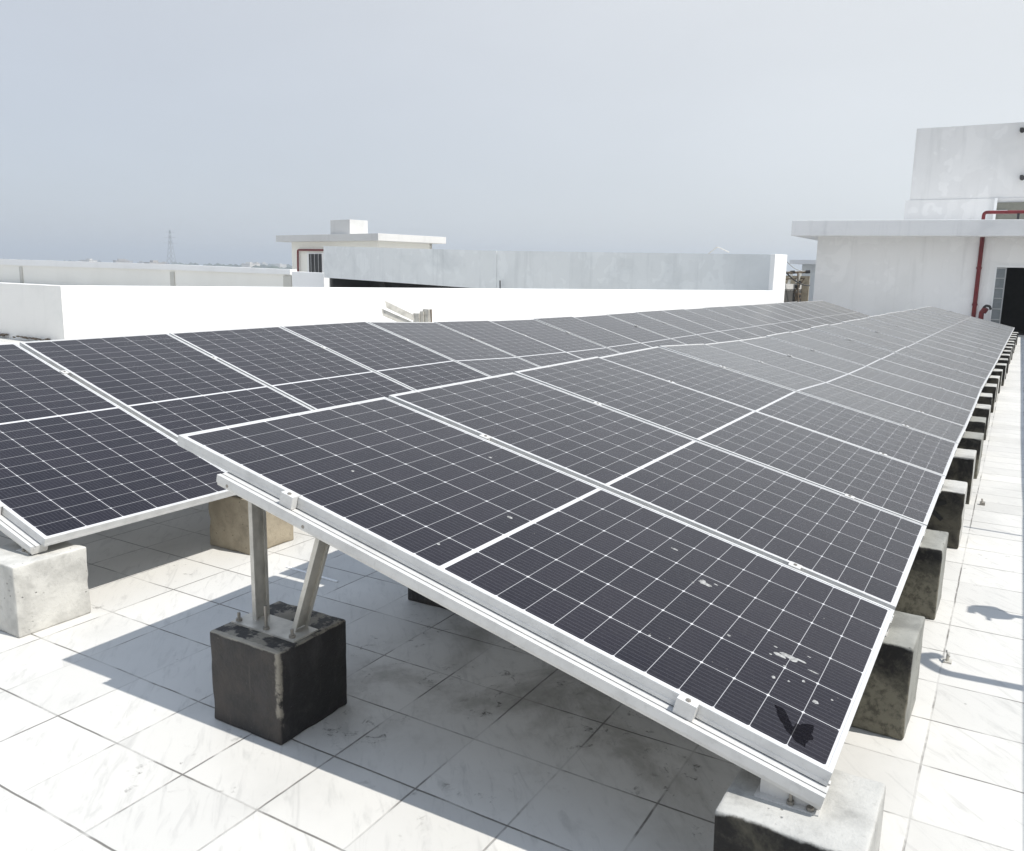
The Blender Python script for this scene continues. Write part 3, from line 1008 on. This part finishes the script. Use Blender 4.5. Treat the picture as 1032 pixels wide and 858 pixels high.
# ------------------------------------------------------------------ small roof house with tank, behind the grey wall
root = tag(empty("roof_house", (34.2, 29.5, -.95)), "small cream roof house with flat overhanging slab, behind the grey wall", "building")
a80 = math.radians(80)
ch_, sh_ = math.cos(a80), math.sin(a80)
def hs(a, b_, z): return (a * ch_ + b_ * sh_, a * sh_ - b_ * ch_, z + .95)   # a: to the left, b: away
def hbox(bm, a0, a1, b0, b1, z0, z1):
    hexa(bm, [hs(a0, b0, z0), hs(a0, b1, z0), hs(a1, b1, z0), hs(a1, b0, z0), hs(a0, b0, z1), hs(a0, b1, z1), hs(a1, b1, z1), hs(a1, b0, z1)])
bm = BM()
hbox(bm, .6, 5.4, .55, .75, -.95, 2.42)
hbox(bm, 6.9, 8.55, .55, .75, -.95, 2.42)
hbox(bm, 5.4, 6.9, .55, .75, 1.75, 2.42)
hbox(bm, 5.4, 6.9, .55, .75, -.95, .1)
hbox(bm, .6, .8, .75, 4.6, -.95, 2.42)
hbox(bm, 8.35, 8.55, .75, 4.6, -.95, 2.42)
hbox(bm, .6, 8.55, 4.4, 4.6, -.95, 2.42)
obj("wall", bm, M['cream_wall'], root)
bm = BM()
hbox(bm, -.05, 9.35, 0, 5.1, 2.42, 2.80)
bevel_all(bm, .015)
obj("roof_slab", bm, M['old_white'], root)
bm = BM()
hbox(bm, 5.35, 6.95, .50, .60, .05, 1.80)
w_ = obj("window_frame", bm, M['slab'], root)
bm = BM()
hbox(bm, 5.55, 6.75, .47, .52, .12, 1.72)
obj("pane", bm, M['dark_metal'], w_)
bm = BM()
for k in range(3):
    hbox(bm, 5.78 + .36 * k, 5.82 + .36 * k, .44, .47, .12, 1.72)
obj("bars", bm, M['grille'], w_)
bm = BM()
tube(bm, bend([hs(4.4, .42, 1.93), hs(7.75, .42, 1.95), hs(7.8, .42, .2)], .1), .055, 8)
tag(obj("red_pipe", bm, M['red'], None), "thin red pipe framing the window of the far roof house", "pipe").location = (34.2, 29.5, -.95)
bm = BM()
hbox(bm, 3.0, 4.75, .55, 1.85, 2.80, 3.62)
bevel_all(bm, .015)
obj("water_tank", bm, M['old_white'], root)

# ------------------------------------------------------------------ building at the right
root = tag(empty("white_building", (28.1, 0, -.62)), "white roof building with overhanging slab, tall stair tower and dark doorway at right", "building")
def rb(bm, x0, x1, y0, y1, z0, z1): box(bm, x0 - 28.1, x1 - 28.1, y0, y1, z0 + .62, z1 + .62)
bm = BM()
rb(bm, 28.1, 28.32, .45, 5.72, -.9, 2.32)
rb(bm, 28.1, 28.32, -.95, .45, 1.39, 2.32)
rb(bm, 28.1, 28.32, -8, -.95, -.9, 2.32)
rb(bm, 28.32, 36, 5.5, 5.72, -.9, 2.32)
obj("wall", bm, M['bld_wall'], root)
bm = BM()
rb(bm, 30.6, 30.8, -8, 5.5, -.9, 2.3)
rb(bm, 28.32, 30.6, 1.6, 1.7, -.9, 2.3)
rb(bm, 28.32, 30.6, -2.1, -2.0, -.9, 2.3)
rb(bm, 28.33, 30.6, -2.0, 1.6, -.9, -.615)
obj("interior", bm, M['dark_room'], root)
bm = BM()
hexa(bm, [(-.8, -9, 2.815), (-.8, 6.42, 2.91), (8.4, 6.42, 2.91), (8.4, -9, 2.815), (-.8, -9, 3.26), (-.8, 6.42, 3.40), (8.4, 6.42, 3.40), (8.4, -9, 3.26)])
bevel_all(bm, .012)
obj("roof_slab", bm, M['slab'], root)
bm = BM()
rb(bm, 31, 36.2, -8, 3.50, 2.6, 3.62)
rb(bm, 31.03, 36.1, -8, 3.37, 3.62, 5.98)
tw = obj("tower", bm, M['tower_wall'], root)
bm = BM()
rb(bm, 30.93, 31.02, -1.4, .72, 2.93, 3.48)
wf = obj("window", bm, M['window'], root)
bm = BM()
rb(bm, 30.85, 30.99, .72, .80, 2.90, 3.62)
rb(bm, 30.86, 30.94, .40, .72, 3.18, 3.23)
obj("frame", bm, M['slab'], wf)
for y_, z_ in ((.28, 5.74), (.12, 4.27)):
    bm = BM()
    rb(bm, 30.86, 31.03, y_ - .05, y_ + .05, z_ - .05, z_ + .05)
    tube(bm, [(30.86 - 28.1, y_, z_ + .60), (30.74 - 28.1, y_ - .03, z_ + .56)], [.05, .075], 10)
    obj("lamp", bm, M['dark_metal'], root)
# doorway: white lintel and frame, glazed grille leaf, black opening
bm = BM()
rb(bm, 28.03, 28.14, -1.0, .50, 1.36, 1.43)
rb(bm, 28.05, 28.14, .44, .48, -.62, 1.36)
df = obj("door_frame", bm, M['slab'], root)
bm = BM()
rb(bm, 28.06, 28.09, .22, .44, -.60, 1.36)
obj("door_leaf", bm, M['mesh_grey'], df)
bm = BM()
for z_ in (-.58, -.2, .12, .44, .74, 1.04, 1.33):
    rb(bm, 28.03, 28.06, .20, .44, z_ - .015, z_ + .015)
rb(bm, 28.03, 28.07, .18, .215, -.60, 1.36)
obj("grille", bm, M['grille'], df)

b = BM()
tube(b, bend([(28.02, .915, -.62), (28.02, .915, 1.2), (28.02, .915, 2.27)], .1), .062, 12)
for z_ in (.2, 1.3):
    tube(b, [(28.02, .915, z_), (28.02, .915, z_ + .06)], .078, 12)
tag(obj("red_fire_pipe", b, M['red']), "dark red fire pipe running down the white building's wall", "pipe")
b = BM()
tube(b, bend([(27.9, .95, 2.66), (27.9, .95, 2.975), (27.9, -3.5, 2.94)], .1), .05, 12)
tag(obj("red_roof_pipe", b, M['red']), "red pipe running level above the white building's roof slab", "pipe")
b = BM()
tube(b, [(27.9, .05, 2.70), (27.9, .05, 2.95)], .035, 10)
box(b, 27.82, 27.98, -.12, .22, 2.685, 2.74)
tag(obj("pipe_support", b, M['dark_metal']), "small dark stand under the level red roof pipe", "stand")
b = BM()
tube(b, bend([(27.8, .70, -.62), (27.8, .70, .02), (27.75, .58, .12)], .05), .07, 10)
tube(b, [(27.78, .66, .02), (27.75, .60, .14)], .09, 10)
hv = tag(obj("hydrant_valve", b, M['red']), "red hydrant valve with black wheel by the doorway", "valve")
b = BM()
tube(b, bend([(27.72, .66, .16), (27.70, .60, .22), (27.70, .50, .20), (27.70, .46, .10)], .03), .035, 8)
obj("hand_wheel", b, M['rubber'], hv)

# little grey structure behind, with its own slab
root = tag(empty("pump_room", (34, 7.2, -.9)), "small grey room with thin slab left of the white building", "building")
bm = BM()
box(bm, .1, 4, -.9, .24, 0, 2.36)
obj("wall", bm, M['grey_wall'], root)
bm = BM()
box(bm, -.2, 4.2, -1.0, .68, 2.36, 2.52)
obj("roof_slab", bm, M['slab'], root)

# rusty pipe stand with hoses between the pillar and the building
root = tag(empty("pipe_stand", (25.2, 5.8, -.62)), "rusty pipe manifold with pale risers standing beside the pillar", "pipe stand")
L0 = Vector((25.2, 5.8, -.62))
def rel(pts): return [Vector(p) - L0 for p in pts]
b = BM()
for z_ in (.32, .44, 1.08):
    tube(b, rel([(24.95, 6.05, z_), (25.2, 5.5 if z_ < 1 else 5.30, z_ + (.04 if z_ > 1 else 0))]), .035, 8)
tube(b, rel([(24.9, 6.08, .70), (25.15, 5.55, .69)]), .025, 8)
for k, y_ in enumerate((6.02, 5.62)):
    tube(b, rel([(24.97 + .02 * k, y_, -.62), (25.0 + .02 * k, y_ - .02, .5)]), .035, 8)
for (p0, p1) in (((24.93, 6.02, .30), (25.0, 5.98, 1.30)), ((24.98, 5.86, .2), (25.08, 5.40, .95)), ((25.0, 5.52, .2), (24.97, 5.60, 1.12)), ((24.95, 6.0, .90), (25.1, 5.45, .93))):
    tube(b, rel([p0, p1]), .022, 8)
obj("header_pipe", b, M['rust'], root)
for (y0_, z0_, y1_, z1_) in ((5.86, .72, 5.80, 1.05), (5.62, .78, 5.54, 1.08), (5.94, .44, 5.86, .70), (5.98, -.1, 5.93, .34)):
    b = BM()
    tube(b, rel([(25.02, y0_, z0_), (25.06, y1_, z1_)]), .045, 8)
    obj("riser", b, M['pale_pipe'], root)
b = BM()
for y_, z_ in ((5.33, 1.12), (5.78, 1.10), (5.58, .80), (5.60, .68), (5.56, .38)):
    tube(b, rel([(25.05, y_ + .06, z_), (25.07, y_ - .07, z_ + .01)]), .05, 8)
obj("valve", b, M['rubber'], root)
b = BM()
box(b, 24.6 + .9 - L0.x, 25.55 - L0.x, 5.35 - L0.y, 6.1 - L0.y, 0, 1.62)
obj("back_panel", b, M['conc_brown'], root)
def sag(a, c_, drop, n=14):
    a, c_ = Vector(a), Vector(c_)
    return [a.lerp(c_, k / n) - Vector((0, 0, drop * 4 * (k / n) * (1 - k / n))) for k in range(n + 1)]
b = BM()
tube(b, sag((24.0, 6.08, 1.58), (24.95, 5.22, .72), .22), .022, 6)
tag(obj("hose", b, M['rubber']), "black hose sagging from the pillar to the pipe stand", "hose")
b = BM()
tube(b, sag((23.9, 5.86, 1.60), (25.05, 5.42, 1.14), .12), .012, 6)
tag(obj("cable", b, M['grille']), "thin grey cable drooping from the pillar top", "cable")
b = BM()
tube(b, sag((24.02, 6.06, 1.45), (24.85, 6.05, .05), .10) + [Vector((24.95, 5.95, -.2))], .020, 6)
tag(obj("hose", b, M['rubber']), "black hose dropping steeply beside the white pillar", "hose")

# spare rails and brackets propped behind the rear row
b = BM()
extrude_profile(b, [(-.05, 0), (.05, 0), (.05, .10), (-.05, .10)], (8.35, 6.55, -.05), (7.66, 7.40, .47), (.7, .6, 0), (0, .3, 1))
tag(obj("spare_rail", b, M['zinc']), "upper spare grey rail leaning behind the rear row", "rail", None)
b = BM()
extrude_profile(b, [(-.05, 0), (.05, 0), (.05, .10), (-.05, .10)], (8.30, 6.60, -.10), (7.64, 7.45, .36), (.7, .6, 0), (0, .3, 1))
tag(obj("spare_rail", b, M['zinc']), "lower spare grey rail leaning behind the rear row", "rail", None)
b = BM()
for (x_, y_, h_, w_) in ((7.90, 7.05, .80, .10), (7.93, 6.98, .83, .06), (7.96, 6.93, .86, .10)):
    box(b, x_ - .02, x_ + .02, y_ - w_ / 2, y_ + w_ / 2, FLOOR - .1, FLOOR + h_)
tag(obj("bracket_stack", b, M['zinc']), "cluster of upright brackets standing behind the rear row", "brackets")
b = BM()
tube(b, [(8.0, 6.85, FLOOR - .1), (7.99, 6.87, .46)], .014, 6)
tag(obj("upright_rod", b, M['rust']), "single thin rod standing right of the bracket cluster", "rod")

# ------------------------------------------------------------------ far country: pylon, houses, trees
def lattice(name, x, y, h, wbase, label, r=.17):
    b = BM()
    n = 9
    lev = []
    for k in range(n + 1):
        t_ = k / n
        w2 = wbase * (1 - t_) ** 1.3 * .5 + .5
        lev.append((w2, h * t_))
    for k in range(n):
        (wa, za), (wb, zb) = lev[k], lev[k + 1]
        ca = [(-wa, -wa, za), (wa, -wa, za), (wa, wa, za), (-wa, wa, za)]
        cb = [(-wb, -wb, zb), (wb, -wb, zb), (wb, wb, zb), (-wb, wb, zb)]
        for i in range(4):
            tube(b, [ca[i], cb[i]], r, 4, False)
            tube(b, [ca[i], cb[(i + 1) % 4]], r * .6, 4, False)
            tube(b, [ca[(i + 1) % 4], cb[i]], r * .6, 4, False)
    for z_, l_ in ((.72, 7), (.84, 6), (.95, 4.5)):
        tube(b, [(-l_ * .8, l_ * .6, h * z_), (l_ * .8, -l_ * .6, h * z_)], r * .8, 4)
    o = obj(name, b, M['pylon'])
    o.location = (x, y, -13)
    return tag(o, label, "pylon")
lattice("power_pylon", 590.8, 766.8, 48.3, 9, "tall hazy lattice pylon standing on the horizon at left")
lattice("radio_mast", 720, 1400, 52, 4, "thin distant mast above the skyline at the far left", .5)

G_FAR = "hazy houses along the horizon"
rf = random.Random(3)
fl = Vector((math.cos(YAW), math.sin(YAW), 0))
lt = Vector((-math.sin(YAW), math.cos(YAW), 0))
for k in range(46):
    t_ = rf.uniform(-.1, .85)
    d = rf.uniform(1000, 2100)
    p = fl * d + lt * d * t_
    hgt = 13 + d * rf.uniform(.0004, .0036)
    w_, l_ = rf.uniform(9, 32), rf.uniform(9, 22)
    b = BM()
    box(b, -w_ / 2, w_ / 2, -l_ / 2, l_ / 2, 0, hgt)
    box(b, -w_ / 5, w_ / 6, -l_ / 4, l_ / 4, hgt, hgt + rf.uniform(1, 3))
    box(b, -w_ / 2 - .3, w_ / 2 + .3, -l_ / 2 - .3, l_ / 2 + .3, hgt - .6, hgt - .1)
    o = obj("distant_house", b, M['far_wall'] if rf.random() < .6 else M['far_wall_b'])
    o.location = (p.x, p.y, -13)
    o.rotation_euler = (0, 0, rf.uniform(0, 1.5))
    tag(o, "distant pale flat roofed house in the hazy skyline beyond the cream parapet", "house", G_FAR)
b = BM()
for k in range(900):
    t_ = rf.uniform(-.25, .95)
    d = rf.uniform(1100, 2400)
    p = fl * d + lt * d * t_
    s_ = rf.uniform(5, 10)
    hgt = 5 + d * rf.uniform(.001, .0042)
    bmesh.ops.create_icosphere(b, subdivisions=1, radius=1, matrix=Matrix.Translation((p.x, p.y, -13 + hgt * .75)) @ Matrix.Rotation(rf.uniform(0, 3), 4, 'Z')
                               @ Matrix.Diagonal((s_ * rf.uniform(.8, 1.8), s_, hgt * .6, 1)))
tag(obj("far_woodland", b, M['far_tree']), "hazy line of far trees along the horizon", "trees", kind="stuff")

# ------------------------------------------------------------------ haze
hm = bpy.data.materials.new("haze_air")
hm.use_nodes = True
hm.node_tree.nodes.clear()
ho = hm.node_tree.nodes.new("ShaderNodeOutputMaterial")
pv = hm.node_tree.nodes.new("ShaderNodeVolumePrincipled")
pv.inputs['Color'].default_value = (.80, .87, .95, 1)
pv.inputs['Density'].default_value = .00055
pv.inputs['Anisotropy'].default_value = .2
hm.node_tree.links.new(pv.outputs[0], ho.inputs['Volume'])
b = BM()
box(b, -4000, 4000, -4000, 4000, -14, 60)
tag(obj("haze", b, hm), kind="stuff")
